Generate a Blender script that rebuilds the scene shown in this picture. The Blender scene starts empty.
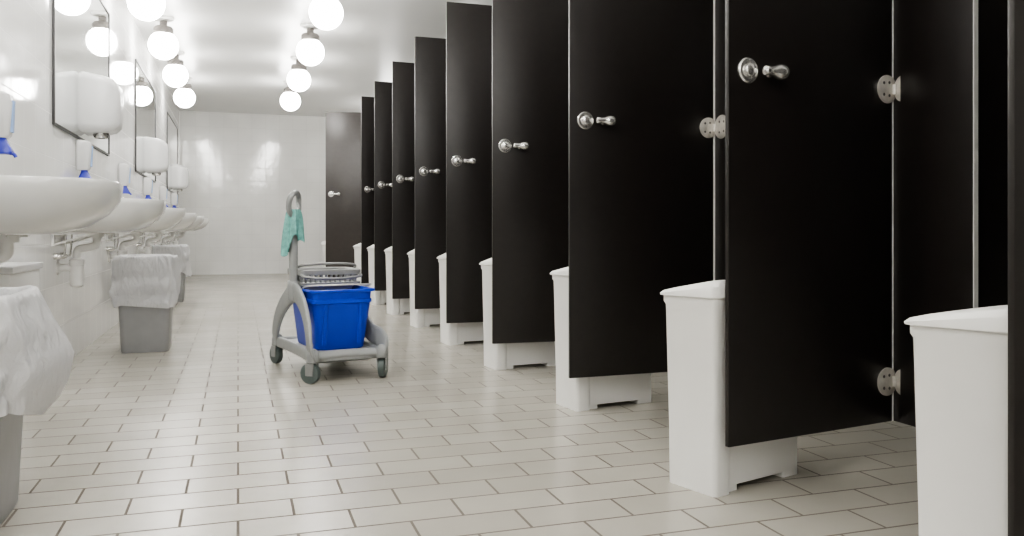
import bpy, bmesh, math, random
from mathutils import Vector, Matrix
random.seed(4)
D=bpy.data; C=bpy.context; COL=C.scene.collection
pi=math.pi
C.scene.view_settings.view_transform='AgX'
try: C.scene.view_settings.look='AgX - Medium High Contrast'
except Exception: pass

# ------------------------------------------------------------------ materials
def nodemat(name):
    m=D.materials.new(name); m.use_nodes=True
    nt=m.node_tree; b=nt.nodes["Principled BSDF"]
    return m,nt,b
def simple(name,col,rough=.5,metal=0.,var=.06,scale=12.,bump=0.,coat=0.,spec=.5):
    m,nt,b=nodemat(name)
    tc=nt.nodes.new("ShaderNodeTexCoord"); nz=nt.nodes.new("ShaderNodeTexNoise")
    nz.inputs["Scale"].default_value=scale; nz.inputs["Detail"].default_value=5
    nt.links.new(tc.outputs["Object"],nz.inputs["Vector"])
    cr=nt.nodes.new("ShaderNodeValToRGB")
    cr.color_ramp.elements[0].position=.3; cr.color_ramp.elements[1].position=.7
    cr.color_ramp.elements[0].color=[c*(1-var) for c in col]+[1]
    cr.color_ramp.elements[1].color=[min(1,c*(1+var)) for c in col]+[1]
    nt.links.new(nz.outputs["Fac"],cr.inputs["Fac"]); nt.links.new(cr.outputs["Color"],b.inputs["Base Color"])
    b.inputs["Roughness"].default_value=rough; b.inputs["Metallic"].default_value=metal
    b.inputs["Coat Weight"].default_value=coat; b.inputs["Specular IOR Level"].default_value=spec
    if bump:
        bp=nt.nodes.new("ShaderNodeBump"); bp.inputs["Strength"].default_value=bump; bp.inputs["Distance"].default_value=.002
        nz2=nt.nodes.new("ShaderNodeTexNoise"); nz2.inputs["Scale"].default_value=scale*12
        nt.links.new(tc.outputs["Object"],nz2.inputs["Vector"])
        nt.links.new(nz2.outputs["Fac"],bp.inputs["Height"]); nt.links.new(bp.outputs["Normal"],b.inputs["Normal"])
    return m
def tiles(name,axes,w,h,c1,c2,grout,mortar,rough,offset=.5,bump=.25,wav=0.,var=(.94,1.04),wsc=6.):
    m,nt,b=nodemat(name)
    tc=nt.nodes.new("ShaderNodeTexCoord"); sp=nt.nodes.new("ShaderNodeSeparateXYZ"); cb=nt.nodes.new("ShaderNodeCombineXYZ")
    nt.links.new(tc.outputs["Object"],sp.inputs[0])
    nt.links.new(sp.outputs[axes[0]],cb.inputs[0]); nt.links.new(sp.outputs[axes[1]],cb.inputs[1])
    br=nt.nodes.new("ShaderNodeTexBrick"); br.offset=offset; br.squash=1
    br.inputs["Scale"].default_value=1; br.inputs["Brick Width"].default_value=w; br.inputs["Row Height"].default_value=h
    br.inputs["Mortar Size"].default_value=mortar; br.inputs["Mortar Smooth"].default_value=.15; br.inputs["Bias"].default_value=0
    br.inputs["Color1"].default_value=c1+(1,); br.inputs["Color2"].default_value=c2+(1,); br.inputs["Mortar"].default_value=grout+(1,)
    nt.links.new(cb.outputs[0],br.inputs["Vector"])
    nz=nt.nodes.new("ShaderNodeTexNoise"); nz.inputs["Scale"].default_value=2.2; nz.inputs["Detail"].default_value=7
    nt.links.new(tc.outputs["Object"],nz.inputs["Vector"])
    mr=nt.nodes.new("ShaderNodeMapRange"); mr.inputs["From Min"].default_value=.3; mr.inputs["From Max"].default_value=.7
    mr.inputs["To Min"].default_value=var[0]; mr.inputs["To Max"].default_value=var[1]
    nt.links.new(nz.outputs["Fac"],mr.inputs["Value"])
    vm=nt.nodes.new("ShaderNodeVectorMath"); vm.operation='SCALE'
    nt.links.new(br.outputs["Color"],vm.inputs[0]); nt.links.new(mr.outputs["Result"],vm.inputs["Scale"])
    nt.links.new(vm.outputs[0],b.inputs["Base Color"])
    rr=nt.nodes.new("ShaderNodeMapRange"); rr.inputs["To Min"].default_value=rough; rr.inputs["To Max"].default_value=.85
    nt.links.new(br.outputs["Fac"],rr.inputs["Value"]); nt.links.new(rr.outputs["Result"],b.inputs["Roughness"])
    bp=nt.nodes.new("ShaderNodeBump"); bp.inputs["Strength"].default_value=bump; bp.inputs["Distance"].default_value=.002; bp.invert=True
    nt.links.new(br.outputs["Fac"],bp.inputs["Height"])
    last=bp
    if wav:
        b2=nt.nodes.new("ShaderNodeBump"); b2.inputs["Strength"].default_value=wav; b2.inputs["Distance"].default_value=.01
        n2=nt.nodes.new("ShaderNodeTexNoise"); n2.inputs["Scale"].default_value=wsc
        nt.links.new(tc.outputs["Object"],n2.inputs["Vector"]); nt.links.new(n2.outputs["Fac"],b2.inputs["Height"])
        nt.links.new(bp.outputs["Normal"],b2.inputs["Normal"]); last=b2
    nt.links.new(last.outputs["Normal"],b.inputs["Normal"])
    return m
M={}
M['floor']=tiles("floor_tile","XY",.25,.125,(.465,.443,.392),(.415,.394,.347),(.150,.130,.110),.0037,.27,bump=.3,var=(.90,1.06))
M['wallL']=tiles("white_wall_tile_side","YZ",.20,.20,(.86,.86,.845),(.84,.84,.825),(.66,.66,.645),.0022,.07,offset=0,wav=.06)
M['wallL'].node_tree.nodes["Principled BSDF"].inputs["Specular IOR Level"].default_value=.65
M['wallB']=tiles("white_wall_tile_end","XZ",.20,.20,(.88,.878,.855),(.86,.858,.835),(.73,.73,.705),.0024,.10,offset=0,wav=.12,wsc=9.)
M['wallB'].node_tree.nodes["Principled BSDF"].inputs["Specular IOR Level"].default_value=.8
M['ceil']=simple("ceiling_paint",(.80,.80,.785),.33,var=.02,scale=2)
M['black']=simple("black_laminate",(.0130,.0105,.0095),.37,var=.12,scale=25,spec=.5)
M['black_reflect']=simple("black_laminate_reflected_light",(.042,.036,.033),.35,var=.08,scale=25,spec=.5)  # black laminate lightened to paint in light reflected off the wall
M['edge_gaplight']=simple("white_edge_and_gap_light",(.82,.82,.80),.35,0.,var=.03,scale=30)
M['chrome']=simple("chrome",(.80,.79,.77),.22,.85,var=.03,scale=30)
M['steel']=simple("satin_steel",(.70,.67,.62),.34,.45,var=.15,scale=40)
M['screw']=simple("dark_screw_steel",(.16,.15,.14),.4,.6,var=.1,scale=40)
M['whiteplastic']=simple("white_plastic",(.84,.835,.81),.42,var=.02,scale=8,bump=.05)
M['ceramic']=simple("white_ceramic",(.76,.76,.74),.12,var=.015,scale=6,coat=.3)
M['dryer']=simple("white_enamel",(.74,.74,.74),.25,var=.015,scale=6,coat=.2)
M['grey']=simple("grey_plastic",(.31,.32,.315),.42,var=.05,scale=20,bump=.05)
M['palegrey']=simple("wringer_grey_plastic",(.27,.275,.27),.34,var=.05,scale=20)
M['darkgrey']=simple("dark_grey_rubber",(.10,.125,.12),.5,var=.1,scale=30)
M['bingrey']=simple("grey_bin_plastic",(.36,.365,.37),.45,var=.04,scale=15)
M['blue']=simple("blue_plastic",(.006,.050,.58),.32,var=.06,scale=10,bump=.05)
M['soapblue']=simple("translucent_blue_plastic",(.03,.04,.45),.25,var=.1,scale=20)
M['paleblue']=simple("pale_blue_window",(.35,.5,.8),.2,var=.1,scale=20)
M['teal']=simple("teal_microfibre",(.19,.44,.40),.9,var=.25,scale=60,bump=.4)
M['frame']=simple("dark_frame",(.03,.03,.03),.4,var=.1)
m,nt,b=nodemat("mirror_glass"); b.inputs["Metallic"].default_value=1; b.inputs["Base Color"].default_value=(.88,.90,.89,1); b.inputs["Roughness"].default_value=.02
nz=nt.nodes.new("ShaderNodeTexNoise"); nz.inputs["Scale"].default_value=4; mr=nt.nodes.new("ShaderNodeMapRange"); mr.inputs["To Min"].default_value=.01; mr.inputs["To Max"].default_value=.04
nt.links.new(nz.outputs["Fac"],mr.inputs["Value"]); nt.links.new(mr.outputs["Result"],b.inputs["Roughness"]); M['mirror']=m
m,nt,b=nodemat("opal_glass_lit"); b.inputs["Base Color"].default_value=(.9,.9,.88,1); b.inputs["Roughness"].default_value=.2
b.inputs["Emission Color"].default_value=(1,.98,.945,1); b.inputs["Emission Strength"].default_value=37; M['globe']=m
# thin crinkled film
m,nt,b=nodemat("white_liner_film"); b.inputs["Base Color"].default_value=(.87,.87,.88,1); b.inputs["Roughness"].default_value=.34
tc=nt.nodes.new("ShaderNodeTexCoord"); mp=nt.nodes.new("ShaderNodeMapping"); mp.inputs["Scale"].default_value=(20,20,7)
nz=nt.nodes.new("ShaderNodeTexNoise"); nz.inputs["Scale"].default_value=1.2; nz.inputs["Detail"].default_value=4; nz.inputs["Distortion"].default_value=1.3
bp=nt.nodes.new("ShaderNodeBump"); bp.inputs["Strength"].default_value=.8; bp.inputs["Distance"].default_value=.023
nt.links.new(tc.outputs["Object"],mp.inputs[0]); nt.links.new(mp.outputs[0],nz.inputs["Vector"]); nt.links.new(nz.outputs["Fac"],bp.inputs["Height"]); nt.links.new(bp.outputs["Normal"],b.inputs["Normal"])
tr=nt.nodes.new("ShaderNodeBsdfTranslucent"); tr.inputs[0].default_value=(.85,.85,.87,1); tp=nt.nodes.new("ShaderNodeBsdfTransparent")
m1=nt.nodes.new("ShaderNodeMixShader"); m1.inputs[0].default_value=.25; m2=nt.nodes.new("ShaderNodeMixShader"); m2.inputs[0].default_value=.14
out=nt.nodes["Material Output"]
nt.links.new(b.outputs[0],m1.inputs[1]); nt.links.new(tr.outputs[0],m1.inputs[2]); nt.links.new(m1.outputs[0],m2.inputs[1]); nt.links.new(tp.outputs[0],m2.inputs[2]); nt.links.new(m2.outputs[0],out.inputs[0])
M['liner']=m

# ------------------------------------------------------------------ mesh helpers
def fin(bm,name,mat,angle=38,bevel=0):
    bmesh.ops.remove_doubles(bm,verts=bm.verts,dist=1e-6)
    if bevel:
        es=[e for e in bm.edges if len(e.link_faces)==2 and e.calc_face_angle(0)>.6]
        bmesh.ops.bevel(bm,geom=es,offset=bevel,segments=2,affect='EDGES',profile=.5)
    bmesh.ops.recalc_face_normals(bm,faces=bm.faces)
    me=D.meshes.new(name); bm.to_mesh(me); bm.free()
    for p in me.polygons: p.use_smooth=True
    me.set_sharp_from_angle(angle=math.radians(angle))
    me.materials.append(M[mat]); return me
def box(bm,x0,x1,y0,y1,z0,z1):
    v=[bm.verts.new(p) for p in [(x0,y0,z0),(x1,y0,z0),(x1,y1,z0),(x0,y1,z0),(x0,y0,z1),(x1,y0,z1),(x1,y1,z1),(x0,y1,z1)]]
    for f in [(0,3,2,1),(4,5,6,7),(0,1,5,4),(1,2,6,5),(2,3,7,6),(3,0,4,7)]: bm.faces.new([v[i] for i in f])
def loft(bm,rings,c0=True,c1=True,closed=False):
    R=[[bm.verts.new(p) for p in r] for r in rings]; n=len(R[0])
    rng=range(len(R) if closed else len(R)-1)
    for i in rng:
        a=R[i]; b_=R[(i+1)%len(R)]
        for j in range(n):
            bm.faces.new([a[j],a[(j+1)%n],b_[(j+1)%n],b_[j]])
    if not closed:
        if c0: bm.faces.new(R[0][::-1])
        if c1: bm.faces.new(R[-1])
def rrect(cx,cy,hx,hy,r,z,n=5,f=None):
    pts=[]
    for (sx,sy,a0) in [(1,1,0),(-1,1,90),(-1,-1,180),(1,-1,270)]:
        for k in range(n+1):
            a=math.radians(a0+90*k/n)
            pts.append([cx+sx*(hx-r)+r*math.cos(a),cy+sy*(hy-r)+r*math.sin(a),z])
    if f: pts=[f(p) for p in pts]
    return pts
def ringf(c,u,v,r,n): 
    return [c+u*(r*math.cos(2*pi*k/n))+v*(r*math.sin(2*pi*k/n)) for k in range(n)]
def cyl(bm,p0,p1,r0,r1=None,n=20):
    p0=Vector(p0);p1=Vector(p1); r1=r0 if r1 is None else r1
    d=(p1-p0).normalized(); u=d.orthogonal().normalized(); v=d.cross(u)
    loft(bm,[ringf(p0,u,v,r0,n),ringf(p1,u,v,r1,n)])
def lathe(bm,p,d,prof,n=24):
    p=Vector(p); d=Vector(d).normalized(); u=d.orthogonal().normalized(); v=d.cross(u)
    loft(bm,[ringf(p+d*t,u,v,max(r,1e-4),n) for r,t in prof])
def catm(P,k=6,closed=False):
    P=[Vector(p) for p in P]; out=[]; n=len(P)
    for i in range(n if closed else n-1):
        if closed: a,b_,c,d=P[i-1],P[i],P[(i+1)%n],P[(i+2)%n]
        else: a=P[max(i-1,0)];b_=P[i];c=P[i+1];d=P[min(i+2,n-1)]
        for j in range(k):
            t=j/k
            out.append(.5*((2*b_)+(c-a)*t+(2*a-5*b_+4*c-d)*t*t+(3*b_-a-3*c+d)*t**3))
    if not closed: out.append(P[-1])
    return out
def tube(bm,P,r,n=12,k=6,closed=False,flat=1.,sq=0):
    pts=catm(P,k,closed) if k else [Vector(p) for p in P]
    m=len(pts); rings=[]; u=None
    rr=r if isinstance(r,(list,tuple)) else [r]
    for i,p in enumerate(pts):
        if closed: t=(pts[(i+1)%m]-pts[i-1]).normalized()
        else: t=(pts[min(i+1,m-1)]-pts[max(i-1,0)]).normalized()
        if u is None: u=t.orthogonal().normalized() if abs(t.x)>.9 else (Vector((1,0,0))-t*t.x).normalized()
        else: u=(u-t*u.dot(t)).normalized()
        v=t.cross(u)
        s=i/(m-1)*(len(rr)-1); q0=min(int(s),len(rr)-1); q1=min(q0+1,len(rr)-1); R=rr[q0]+(rr[q1]-rr[q0])*(s-q0)
        ring=[]
        for q in range(n):
            a=2*pi*q/n; c_,s_=math.cos(a),math.sin(a)
            if sq: c_=math.copysign(abs(c_)**sq,c_); s_=math.copysign(abs(s_)**sq,s_)
            ring.append(p+u*(R*flat*c_)+v*(R*s_))
        rings.append(ring)
    loft(bm,rings,closed=closed)
def sph(bm,c,r,n=24,sz=1.):
    res=bmesh.ops.create_uvsphere(bm,u_segments=n,v_segments=n//2,radius=r)
    for v in res['verts']: v.co=Vector((v.co.x,v.co.y,v.co.z*sz))+Vector(c)
def mesh(name,mat,fn,**k):
    bm=bmesh.new(); fn(bm); return fin(bm,name,mat,**k)

# ------------------------------------------------------------------ object helpers
def ob(name,me,parent=None,loc=(0,0,0),rot=0.,label=None):
    o=D.objects.new(name,me); COL.objects.link(o)
    o.location=loc; o.rotation_euler=(0,0,rot)
    if parent: o.parent=parent
    if label: o["label"]=label
    return o
def thing(name,label,cat,loc,rot=0.,group=None):
    e=ob(name,None,None,loc,rot,label); e.empty_display_size=.1
    e["category"]=cat
    if group: e["group"]=group
    return e
def struct(name,mat,b,label=None,cat=None):
    o=ob(name,mesh(name,mat,lambda bm:box(bm,*b))); o["kind"]="structure"
    if label: o["label"]=label; o["category"]=cat
    return o

# ------------------------------------------------------------------ room
XL,XR,Y0,Y1,HC=-.82,3.30,-2.2,13.15,2.42
struct("floor","floor",(XL-.1,XR+.1,Y0-.1,Y1+.1,-.1,0),"beige rectangular floor tiles in a staggered bond with dark grout","floor")
struct("ceiling","ceil",(XL-.1,XR+.1,Y0-.1,Y1+.1,HC,HC+.1),"smooth white painted ceiling","ceiling")
struct("wall_left","wallL",(XL-.1,XL,Y0-.1,Y1+.1,0,HC),"glossy white tiled wall behind the wash basins","wall")
struct("wall_right","wallL",(XR,XR+.1,Y0-.1,Y1+.1,0,HC),"white tiled wall behind the toilet stalls","wall")
struct("wall_back","wallB",(XL,XR,Y1,Y1+.1,0,HC),"glossy white tiled end wall of the washroom","wall")
struct("wall_front","wallB",(XL,XR,Y0-.1,Y0,0,HC),"white tiled wall at the washroom entrance","wall")

# ------------------------------------------------------------------ toilet stalls
ZB,ZT=.133,1.967
HX=1.742
def door_mesh(w,mt): return mesh("stall_door",mt,lambda bm:box(bm,-w-.008,-.013,-.0065,.0065,ZB,ZT),bevel=.0015)
dm=door_mesh(.605,"black"); dmw=door_mesh(.835,"black_reflect")
pil=mesh("pilaster","black",lambda bm:box(bm,-.0065,.0065,-.272,-.007,ZB,ZT),bevel=.0012)
par=mesh("partition","black",lambda bm:box(bm,.012,XR-HX-.002,-.256,-.243,ZB,ZT),bevel=.0012)
def _edge(bm):
    box(bm,-.0070,.0070,-.275,-.2722,ZB,ZT); box(bm,-.0140,-.0030,-.0078,-.001,ZB,ZT)  # second, hinge-side strip is white to paint light showing through the door gap
edge=mesh("edge_and_gap_light","edge_gaplight",_edge)
def _leg(bm):
    lathe(bm,(.02,-.20,0),(0,0,1),[(.028,0),(.028,.006),(.012,.012),(.012,ZB+.02)],16)
    box(bm,.0068,.03,-.215,-.185,ZB,ZB+.06)
leg=mesh("foot","steel",_leg)
def latch(w):
    def f(bm):
        x=-w+.052; z=1.06
        lathe(bm,(x,-.0065,z),(0,-1,0),[(.032,0),(.032,.005),(.029,.008),(.021,.0085),(.020,.006),(.017,.006),(.017,.016),(.013,.019),(.001,.02)],32)
        x2=x+.070
        lathe(bm,(x2,-.0065,z),(0,-1,0),[(.012,0),(.012,.003),(.008,.006),(.008,.024)],20)
        lathe(bm,(x2-.036,-.032,z),(1,0,0),[(.001,0),(.011,.002),(.013,.008),(.011,.014),(.011,.030),(.016,.040),(.019,.048),(.019,.062),(.015,.069),(.001,.071)],24)
        lathe(bm,(x,.0065,z),(0,1,0),[(.026,0),(.026,.004),(.018,.008),(.001,.01)],24)
    return mesh("latch_knob","chrome",f)
ltm=latch(.605); ltmw=latch(.835)
def _hinge(bm):
    lathe(bm,(-.036,-.0065,0),(0,-1,0),[(.039,0),(.039,.0035),(.036,.0055),(.001,.0055)],32)
    cyl(bm,(-.012,-.014,-.014),(-.012,-.014,.014),.007)
    lathe(bm,(-.0066,-.054,0),(-1,0,0),[(.045,0),(.045,.0035),(.042,.0055),(.001,.0055)],32)
def _screws(bm):
    for sx,sz in ((-.054,.016),(-.054,-.016),(-.032,.018),(-.032,-.018)): lathe(bm,(sx,-.0118,sz),(0,-1,0),[(.0042,0),(.0042,.0012),(.001,.0018)],12)
    for sy,sz in ((-.072,.018),(-.072,-.018),(-.044,.02),(-.044,-.02)): lathe(bm,(-.0119,sy,sz),(-1,0,0),[(.0045,0),(.0045,.0012),(.001,.0018)],12)
hinge=mesh("hinge","steel",_hinge)
bm=bmesh.new(); bm.from_mesh(hinge); n0=len(bm.faces); _screws(bm)
bm.faces.ensure_lookup_table()
for fc in bm.faces[n0:]: fc.material_index=1; fc.smooth=True
bm.to_mesh(hinge); bm.free(); hinge.materials.append(M['screw'])
angs={-1:-1,0:9.9,1:1.6,2:-2,3:-1,4:1,5:5,6:6.5,7:11,8:-12}
for n in range(-1,9):
    hy=1.875+.912*n
    a=math.radians(angs[n]); wide=(n==8)
    lab="black laminate toilet stall with its door standing open to the aisle"
    if wide: lab="wider end toilet stall, open black door with reflected light painted in"
    s=thing("toilet_stall",lab,"toilet stall",(HX,hy,0),0,"row of black toilet stalls")
    ob("pilaster",pil,s); ob("partition",par,s); ob("edge_and_gap_light",edge,s,label="thin white panel edge strip and painted light of the door gap"); ob("foot",leg,s,label="small steel support foot")
    d=ob("stall_door",dmw if wide else dm,s,(0,0,0),a)
    ob("latch_knob",ltmw if wide else ltm,d,label="chrome disc latch with stubby knob")
    for hz in (.245,1.055,1.83): ob("hinge",hinge,d,(0,0,hz),label="round plate steel hinge")
s=thing("partition_panel","black laminate panel closing the end of the stall row","partition",(HX,1.875+.912*9+.25,0))
ob("panel",par,s); ob("pilaster",pil,s); ob("foot",leg,s)

# ------------------------------------------------------------------ sanitary bins behind the doors
L,W=.345,.165
def _sbody(bm):
    def R(z,fl,r=.014): return rrect(L/2,W/2,L/2+fl,W/2+fl,r,z)
    loft(bm,[R(.150,.001),R(.47,.007),R(.478,.011),R(.495,.011)],True,True)
    loft(bm,[rrect(.030,W/2,.030,W/2,.014,0),rrect(.030,W/2,.031,W/2+.001,.014,.155)])
    y0=.014
    loft(bm,[rrect((.04+L)/2,(y0+W)/2,(L-.04)/2,(W-y0)/2,.008,.015),rrect((.04+L)/2,(y0+W)/2,(L-.04)/2,(W-y0)/2,.008,.155)])
    for x0,x1 in ((.045,.10),(L-.065,L-.001)):
        loft(bm,[rrect((x0+x1)/2,(y0+W)/2,(x1-x0)/2,(W-y0)/2,.006,0,3),rrect((x0+x1)/2,(y0+W)/2,(x1-x0)/2,(W-y0)/2-.0005,.006,.03,3)])
sbody=mesh("body","whiteplastic",_sbody)
def _slid(bm):
    def sl(z0,k):
        def f(p):
            t=(p[1]-W/2)/(W/2+.02)
            return [p[0],p[1],z0-k*t]
        return f
    def R(fl,z0,k,r=.02): return rrect(L/2,W/2,L/2+fl,W/2+fl,r,0,5,sl(z0,k))
    loft(bm,[R(.013,.493,0),R(.019,.496,.002),R(.020,.512,.014),R(.013,.522,.018),R(-.01,.526,.019),R(-.05,.528,.019)],True,True)
slid=mesh("lid","whiteplastic",_slid)
sb={-1:(1.206,1.040,14),0:(1.124,1.800,16),1:(1.178,2.815,8),2:(1.160,3.765,5),3:(1.155,4.665,5),4:(1.155,5.58,5),5:(1.15,6.47,8),6:(1.15,7.37,10),7:(1.15,8.23,14),8:(.90,9.43,-8)}
for n,(x,y,r) in sb.items():
    s=thing("sanitary_bin","tall white plastic bin standing behind the open stall door","bin",(x,y,0),math.radians(r),"white bins at the stall doors")
    ob("body",sbody,s); ob("lid",slid,s,label="sloping white lid with overhanging rim")

# ------------------------------------------------------------------ wash basins
def outline(s,z,cx,a=.245,b=.29,n=40,ex=2.5):
    pts=[]
    for k in range(n):
        t=2*pi*k/n; c,sn=math.cos(t),math.sin(t)
        x=cx+a*s*math.copysign(abs(c)**(2/ex),c); y=b*s*math.copysign(abs(sn)**(2/ex),sn)
        pts.append((max(x,.0),y,z))
    return pts
def _basin(bm):
    cx=.235
    rings=[outline(.22,-.150,.17),outline(.55,-.146,.18),outline(.77,-.124,.20),outline(.90,-.088,.22),outline(.965,-.048,cx),
           outline(.992,-.020,cx),outline(1.0,.004,cx),outline(.985,.010,cx),outline(.955,.008,cx)]
    rings+=[outline(.80,.002,cx+.035),outline(.77,-.02,cx+.035),outline(.68,-.07,cx+.03),outline(.45,-.105,cx+.02),outline(.12,-.115,cx+.01)]
    loft(bm,rings)
    box(bm,0,.06,-.10,.10,-.142,-.02)
basin=mesh("basin","ceramic",_basin,angle=50)
def _trap(bm):
    cyl(bm,(.17,0,-.145),(.17,0,-.172),.034)
    tube(bm,[(.17,0,-.165),(.168,0,-.205),(.13,0,-.22),(.10,0,-.225),(.085,0,-.24),(.085,0,-.28)],.019,12)
    lathe(bm,(.085,0,-.27),(0,0,-1),[(.022,0),(.034,.008),(.034,.035),(.030,.037),(.030,.130),(.023,.138),(.010,.142)],20)
    tube(bm,[(.085,0,-.315),(.04,.0,-.315),(.0,0,-.315)],.018,12,0)
    lathe(bm,(.0,0,-.315),(1,0,0),[(.036,0),(.032,.008),(.019,.012)],20)
trap=mesh("drain_trap","whiteplastic",_trap)
def _brk(bm):
    box(bm,.0,.010,-.145,.145,-.170,-.140)
    for s in (-1,1):
        box(bm,.0,.20,s*.13-.008,s*.13+.008,-.156,-.140); box(bm,.0,.012,s*.13-.015,s*.13+.015,-.21,-.12)
        tube(bm,[(.19,s*.13,-.150),(.005,s*.13,-.205)],.005,8,0)
brk=mesh("wall_bracket","whiteplastic",_brk)
def _val(bm):
    tube(bm,[(.0,0,-.26),(.035,0,-.26),(.045,0,-.24),(.05,0,-.13)],.005,8)
    lathe(bm,(.0,0,-.26),(1,0,0),[(.016,0),(.016,.012),(.010,.03)],14)
val=mesh("supply_valve","chrome",_val)
def _fau(bm):
    lathe(bm,(.045,0,.004),(0,0,1),[(.024,0),(.022,.008),(.018,.012),(.017,.06),(.012,.066)],20)
    tube(bm,[(.045,0,.04),(.09,0,.052),(.135,0,.045),(.145,0,.03)],.010,12)
    tube(bm,[(.045,0,.068),(.07,0,.078),(.10,0,.082)],.006,10)
fau=mesh("faucet","chrome",_fau)
for k in range(6):
    s=thing("wash_basin","white ceramic wall-hung wash basin with rounded front","sink",(XL,2.80+1.65*k,.80),0,"row of wall-hung wash basins")
    ob("basin",basin,s); ob("drain_trap",trap,s,label="white bottle trap under the basin"); ob("wall_bracket",brk,s,label="white bracket under the basin")
    ob("supply_valve",val,s,(0,-.075,0)); ob("supply_valve",val,s,(0,.075,0))
    ob("faucet",fau,s,label="small chrome faucet")
s=thing("wall_ledge","pale grey-white boxed ledge fixed to the tiles under a basin","ledge",(XL,2.91,.552))
ob("casing",mesh("casing","whiteplastic",lambda bm:box(bm,0,.155,0,.40,-.115,-.022),bevel=.004),s); ob("ledge_top",mesh("ledge_top","dryer",lambda bm:box(bm,0,.165,-.01,.41,-.022,0),bevel=.005),s)

# ------------------------------------------------------------------ mirrors
MW,MZ0,MZ1=1.75,1.155,2.10
mg=mesh("mirror_glass","mirror",lambda bm:box(bm,.0,.007,.008,MW-.008,MZ0+.008,MZ1-.008))
def _mf(bm):
    t=.012
    box(bm,.0,.012,0,t,MZ0,MZ1); box(bm,.0,.012,MW-t,MW,MZ0,MZ1)
    box(bm,.0,.012,t,MW-t,MZ0,MZ0+t); box(bm,.0,.012,t,MW-t,MZ1-t,MZ1)
mf=mesh("frame","frame",_mf)
for y in (4.33,7.60,10.87):
    s=thing("wall_mirror","wide rectangular mirror with thin dark frame above the basins","mirror",(XL,y,0),0,"mirrors above the basins")
    ob("mirror_glass",mg,s); ob("frame",mf,s)

# ------------------------------------------------------------------ hand dryers
def _dry(bm):
    rings=[]
    for x,g in ((-.006,-.012),(.012,0),(.11,0),(.16,-.008),(.185,-.03),(.195,-.06)):
        r=[]
        for p in rrect(0,0,.135+g,.165+g,.045+max(g,-.03)*.4,0,8):
            yy,zz=p[0],p[1]
            taper=1-.10*(.165-zz)/.33*(x/.185)
            r.append((x,yy*taper,zz+ .03*(x/.185)*(-1 if zz>0 else .3)))
        rings.append(r)
    loft(bm,rings)
dry=mesh("cover","dryer",_dry,angle=45)
def _noz(bm):
    lathe(bm,(.09,0,-.15),(0,0,-1),[(.040,0),(.040,.02),(.034,.035),(.030,.036),(.030,.01)],20)
noz=mesh("nozzle","chrome",_noz)
for k,y in enumerate((5.06,8.33,11.6)):
    s=thing("hand_dryer","white rounded electric hand dryer mounted over the mirror","hand dryer",(XL+.013,y,1.355),0,"wall-mounted hand dryers")
    ob("cover",dry,s); ob("nozzle",noz,s,label="round metal air outlet")

# ------------------------------------------------------------------ soap dispensers
def _sd(bm):
    rings=[]
    for z,hx,hy in ((.0,.030,.028),(.01,.034,.033),(.12,.038,.037),(.15,.035,.035),(.160,.026,.026)):
        rings.append(rrect(hx,0,hx,hy,.016,z))
    loft(bm,rings)
sd=mesh("body","dryer",_sd)
sw=mesh("level_window","paleblue",lambda bm:loft(bm,[rrect(.070,0,.006,.015,.005,.02),rrect(.074,0,.006,.015,.005,.13)]))
def _sn(bm):
    loft(bm,[rrect(.040,0,.034,.024,.010,-.056),rrect(.042,0,.034,.024,.010,-.047),rrect(.040,0,.020,.015,.008,-.016),rrect(.038,0,.014,.011,.006,.002)])
    tube(bm,[(.05,0,-.050),(.076,0,-.055),(.083,0,-.066)],.006,10)
sn=mesh("push_lever","soapblue",_sn)
for k in range(6):
    s=thing("soap_dispenser","white wall soap dispenser with blue push lever beside a basin","soap dispenser",(XL,3.30+1.65*k,.985),0,"soap dispensers along the wall")
    ob("body",sd,s); ob("level_window",sw,s,label="pale blue level window"); ob("push_lever",sn,s,label="deep blue push lever")

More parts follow.
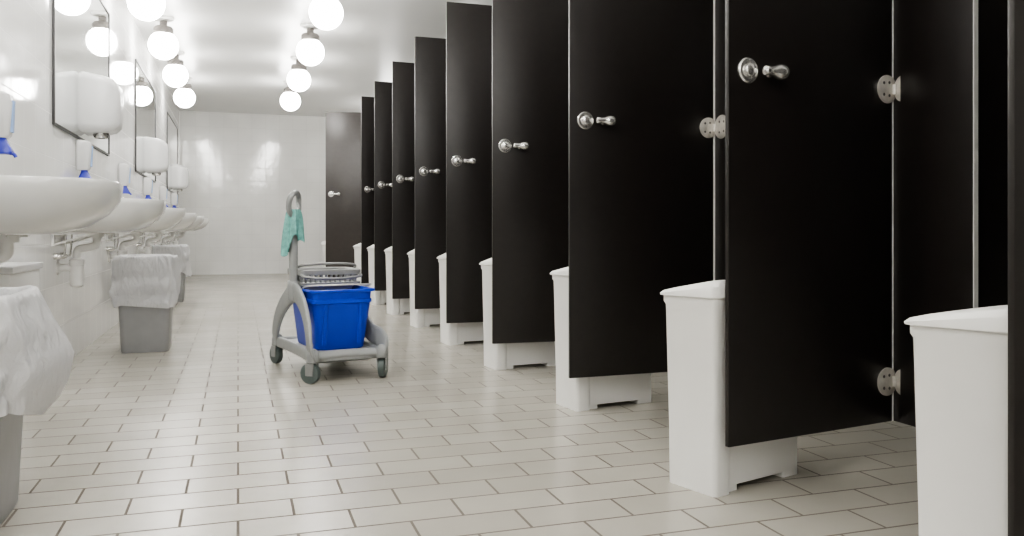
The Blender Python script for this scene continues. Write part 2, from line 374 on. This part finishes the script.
# ------------------------------------------------------------------ waste bins with liners
def _wb(bm):
    R=lambda z,h,r=.03: rrect(0,0,h,h,r,z)
    loft(bm,[R(0,.116),R(.01,.120),R(.50,.142),R(.51,.147),R(.515,.142),R(.50,.136),R(.02,.114)])
wb=mesh("body","bingrey",_wb)
def make_liner(seed,flare,side,amp):
    rnd=random.Random(seed); ph=[rnd.uniform(0,6.28) for _ in range(12)]
    prof=[(.30,.112,.0),(.42,.126,.4),(.50,.136,.4),(.519,.141,.25),(.524,.147,.2),(.520,.152,.4),(.50,.155,.9),(.48,.156,1.2),(.46,.158,1.4),(.44,.159+flare*.5,1.6),(.42,.159+flare*.7,1.8),(.40,.159+flare*.9,2.),(.38,.159+flare,2.2),(.36,.159+flare,2.4),(.34,.158+flare,2.6),(.32,.157+flare*.8,2.8),(.30,.156+flare*.7,3.),(.28,.155+flare*.6,3.2),(.26,.152+flare*.4,3.4),(.245,.150+flare*.2,3.6)]
    def f(bm):
        rings=[]
        for i,(z,h,w) in enumerate(prof):
            ring=[]
            hb=.120+.022*(z/.5)+.004
            for p in rrect(0,0,h,h,.045,z,28):
                a=math.atan2(p[1],p[0])
                q=z*34
                d=amp*w*(.0034*math.sin(6*a+ph[0]+z*7)+.0030*math.sin(11*a+ph[1]-z*14)+.0022*math.sin(19*a+ph[2]+z*24)+.0026*abs(math.sin(14*a+ph[3]-z*30))
                     +.0018*math.sin(q+3*a+ph[8])+.0014*math.sin(q*1.9-6*a+ph[9])+.0010*math.sin(33*a+ph[7]+z*45))
                if side and i>=5:
                    t=max(0,math.cos(a-.2))**1.5*min(1,(i-4)/9)*(1 if i<15 else 1-(i-15)*.13)
                    d+=side*t
                s=1+d/h
                if i>=4: s=max(s,hb/h)
                zz=z+(.024*math.sin(2*a+ph[4])+.011*math.sin(5*a+ph[5])+.006*math.sin(11*a+ph[6])+.003*math.sin(21*a+ph[10]))*(max(0,(i-10)/9) if i>10 else 0)
                zz+=(.003*math.sin(6*a+ph[11])+.0025*math.sin(13*a+ph[2]))*(1 if 3<=i<=8 else 0)
                ring.append((p[0]*s,p[1]*s,zz))
            rings.append(ring)
        loft(bm,rings,False,False)
    return mesh("bin_liner","liner",f,angle=80)
for (x,y,seed,fl,sd_,am,lab) in ((-.625,2.19,1,.003,.050,.95,"grey waste bin with loosely draped white liner beside a basin"),(-.482,5.02,2,.0,0,.85,"grey square waste bin lined with a white bag under the basins"),(-.60,8.35,3,.0,0,.85,"grey square waste bin lined with a white bag under the basins")):
    s=thing("waste_bin",lab,"waste bin",(x,y,0),0,"lined waste bins along the basins")
    ob("body",wb,s); ob("bin_liner",make_liner(seed,fl,sd_,am),s,label="thin crumpled white plastic liner folded over the rim")

# ------------------------------------------------------------------ globe lamps, with added ones out of view
GZ=2.19
gm=mesh("globe","globe",lambda bm:sph(bm,(0,0,GZ-HC),.118,40),angle=180)
def _nk(bm):
    lathe(bm,(0,0,GZ-HC+.092),(0,0,1),[(.072,0),(.076,.006),(.076,.046),(.065,.060),(.035,.066),(.03,.07),(.03,HC-GZ-.092)],28)
nk=mesh("collar","screw",_nk)
cn=mesh("canopy","whiteplastic",lambda bm:lathe(bm,(0,0,0),(0,0,-1),[(.085,0),(.085,.012),(.075,.024),(.03,.03)],32))
LP=[(x,y+(.12 if x<0 else 0)) for y in (-1.1,.3,1.7,3.1,4.5,5.95,7.3,8.7,10.15) for x in (-.585,.588)]  # pairs nearer the camera, out of view, are added to light the room
LP+=[(2.45,3.2),(2.45,8.8),(2.0,11.5)]  # unseen lamps added to light the stalls and the end wall
for x,y in LP:
        s=thing("globe_lamp","glowing opal glass globe lamp on the white ceiling","ceiling lamp",(x,y,HC),0,"globe ceiling lamps")
        ob("globe",gm,s); ob("collar",nk,s,label="dark metal cap above the globe"); ob("canopy",cn,s,label="white ceiling canopy")

# ------------------------------------------------------------------ mop trolley
T=thing("mop_trolley","grey plastic cleaning trolley carrying a blue bucket and wringer","cleaning cart",(.402,4.02,0),math.radians(11))
WX=.158
def _ch(bm):
    loft(bm,[rrect(0,-.02,.130,.26,.05,.080),rrect(0,-.02,.150,.29,.06,.092),rrect(0,-.02,.150,.29,.06,.120),rrect(0,-.02,.140,.28,.055,.126)])
    for s,pk in ((-1,.375),(1,.235)):
        P=[(s*WX,-.315,.105),(s*(WX+.012),-.312,.15),(s*(WX+.008),-.262,.12+.50*(pk-.12)),(s*(WX+.002),-.16,pk-.045),(s*WX,-.02,pk),(s*(WX+.002),.13,pk-.045),(s*(WX+.008),.25,.12+.50*(pk-.12)),(s*(WX+.012),.307,.15),(s*WX,.315,.105)]
        tube(bm,P,[.028,.036,.042,.044,.046,.044,.042,.036,.028],20,6,flat=.27,sq=.55)
        tube(bm,[(s*WX,-.30,.112),(s*(WX-.004),-.1,.115),(s*(WX-.004),.1,.115),(s*WX,.30,.112)],.026,16,flat=.45,sq=.6)
    for y in (-.30,.30):
        tube(bm,[(-WX,y,.110),(-.08,y*.97,.112),(.08,y*.97,.112),(WX,y,.110)],.021,16,sq=.6)
    for sx in (-1,1):
        for sy in (-1,1):
            lathe(bm,(sx*WX,sy*.315,.090),(0,0,1),[(.020,0),(.027,.006),(.028,.03),(.024,.048),(.012,.06)],18)
ob("chassis",mesh("chassis","grey",_ch),T)
def _wheel(bm):
    lathe(bm,(-.015,.012,.045),(1,0,0),[(.036,0),(.044,.003),(.045,.007),(.045,.023),(.044,.027),(.036,.030)],28)
def _fork(bm):
    for s in (-1,1):
        loft(bm,[rrect(s*.020,.006,.003,.018,.003,.036),rrect(s*.020,.004,.003,.022,.003,.088),])
        cyl(bm,(s*.0235,.012,.045),(s*.015,.012,.045),.010)
    loft(bm,[rrect(0,.003,.024,.024,.01,.091),rrect(0,.002,.022,.022,.01,.10)])
wm=mesh("wheel","darkgrey",_wheel); fm=mesh("caster_fork","palegrey",_fork)
for i,(x,y) in enumerate(((-WX,-.315),(WX,-.315),(-WX,.315),(WX,.315))):
    w=ob("caster",fm,T,(x,y,0),[.7,-.6,.3,1.][i]); ob("wheel",wm,w,label="dark grey caster wheel")
def _bk(bm):
    cy=-.045
    R=lambda z,hx,hy,r=.035: rrect(0,cy,hx,hy,r,z,6)
    loft(bm,[R(.125,.108,.165),R(.132,.114,.172),R(.335,.134,.205),R(.338,.139,.213),R(.352,.139,.213),R(.355,.135,.207),R(.385,.138,.211),R(.388,.151,.223),R(.397,.151,.223),R(.399,.145,.217),R(.385,.132,.205),R(.140,.108,.166)])
    for x in (-.08,.08):
        loft(bm,[rrect(x,cy-.170,.010,.012,.005,.15),rrect(x,cy-.202,.010,.012,.005,.335)])
ob("bucket",mesh("bucket","blue",_bk),T,label="bright blue rectangular bucket")
def _wr(bm):
    cy=.055
    R=lambda z,hx,hy,r=.03: rrect(0,cy,hx,hy,r,z,6)
    loft(bm,[R(.26,.070,.06),R(.385,.116,.096),R(.405,.124,.104),R(.408,.150,.122),R(.420,.150,.122),R(.422,.114,.094),R(.275,.066,.054)])
    loft(bm,[R(.456,.134,.116),R(.456,.148,.128),R(.478,.148,.128),R(.482,.140,.120),R(.476,.132,.114)],False,False,closed=True)
    for i in range(11):
        x=-.115+.023*i
        for sgn in (-1,1):
            tube(bm,[(x*1.07,cy+sgn*.120,.460),(x*1.0,cy+sgn*.104,.414)],.0055,6,0)
    for j in range(8):
        y=cy-.085+.0243*j
        for sgn in (-1,1):
            tube(bm,[(sgn*.139,y,.460),(sgn*.126,y*.95+.003,.414)],.0055,6,0)
    for s in (-1,1):
        box(bm,s*.134-.012,s*.134+.012,cy-.05,cy+.05,.400,.468)
    tube(bm,[(-.142,cy-.02,.477),(-.125,cy-.07,.500),(0,cy-.09,.507),(.125,cy-.07,.500),(.142,cy-.02,.477)],.006,10)
    tube(bm,[(-.138,cy-.10,.462),(-.125,cy-.16,.448),(0,cy-.20,.442),(.125,cy-.16,.448),(.138,cy-.10,.462)],.006,10)
ob("wringer",mesh("wringer","palegrey",_wr),T,label="open grey mop wringer basket seated on the bucket")
def _bail(bm):
    tube(bm,[(-.145,-.06,.38),(-.150,-.12,.40),(-.145,-.2,.415),(-.06,-.262,.42),(.06,-.262,.42),(.145,-.2,.415),(.150,-.12,.40),(.145,-.06,.38)],.0035,8)
ob("bail_handle",mesh("bail_handle","steel",_bail),T,label="thin wire bucket handle")
HXL=-.158
def _hd(bm):
    tube(bm,[(HXL,0,.36),(HXL-.002,0,.50),(HXL-.002,0,.64),(HXL+.0,0,.735)],.023,16,6,flat=.8,sq=.7)
    o=.004
    tube(bm,[(HXL+o,-.005,.725),(HXL+o-.032,-.03,.750),(HXL+o-.038,-.045,.79),(HXL+o-.028,-.05,.822),(HXL+o,-.02,.838),(HXL+o+.024,.03,.825),(HXL+o+.030,.045,.79),(HXL+o+.024,.03,.75)],.013,12,8,closed=True)
    lathe(bm,(HXL,0,.34),(0,0,1),[(.027,0),(.030,.012),(.030,.07),(.026,.085),(.020,.09)],18)
    tube(bm,[(HXL,-.0,.43),(HXL+.0,-.10,.345)],.014,10,0); tube(bm,[(HXL,0,.43),(HXL,.10,.345)],.014,10,0)
ob("push_handle",mesh("push_handle","grey",_hd),T,label="tall grey upright with small loop handle")
def _cl(bm):
    rings=[]
    for i in range(22):
        t=i/21; z=.755-.165*t
        ring=[]
        for k in range(80):
            a=2*pi*k/80
            r=.030+.017*t**.6
            fold=.35+.65*t
            r+=fold*(.012*math.sin(4*a+1.2*t+.6)+.007*math.sin(7*a-1.5*t)+.0035*math.sin(13*a+2*t))
            r=max(r,.0265)
            ring.append((r*math.cos(a)*.92,r*math.sin(a)*1.05,z+(.040*math.sin(a+2.2)+.022*math.sin(3*a)+.008*math.sin(7*a))*t))
        rings.append(ring)
    top=[(x*.86,y*.86,z+.006) for x,y,z in rings[0]]
    loft(bm,[top]+rings,False,False)
c=thing("cleaning_cloth","pale teal microfibre cloth draped around the trolley handle","cloth",(0,0,0))
p=Matrix.Rotation(math.radians(11),3,'Z')@Vector((HXL-.002,0,0))
c.location=(.402+p.x,4.02+p.y,0)
ob("cloth",mesh("cloth","teal",_cl,angle=80),c)

# ------------------------------------------------------------------ world + camera
w=D.worlds.new("world"); C.scene.world=w; w.use_nodes=True
w.node_tree.nodes["Background"].inputs[0].default_value=(.9,.92,1,1); w.node_tree.nodes["Background"].inputs[1].default_value=.2
cd=D.cameras.new("camera"); co=D.objects.new("camera",cd); COL.objects.link(co)
f=831.; cd.sensor_width=36; cd.sensor_fit='HORIZONTAL'; cd.lens=36*f/1024
cd.shift_y=-38/1024; cd.clip_start=.02
co.location=(0,0,.665); co.rotation_euler=(pi/2,0,-math.atan(274/f))
C.scene.camera=co
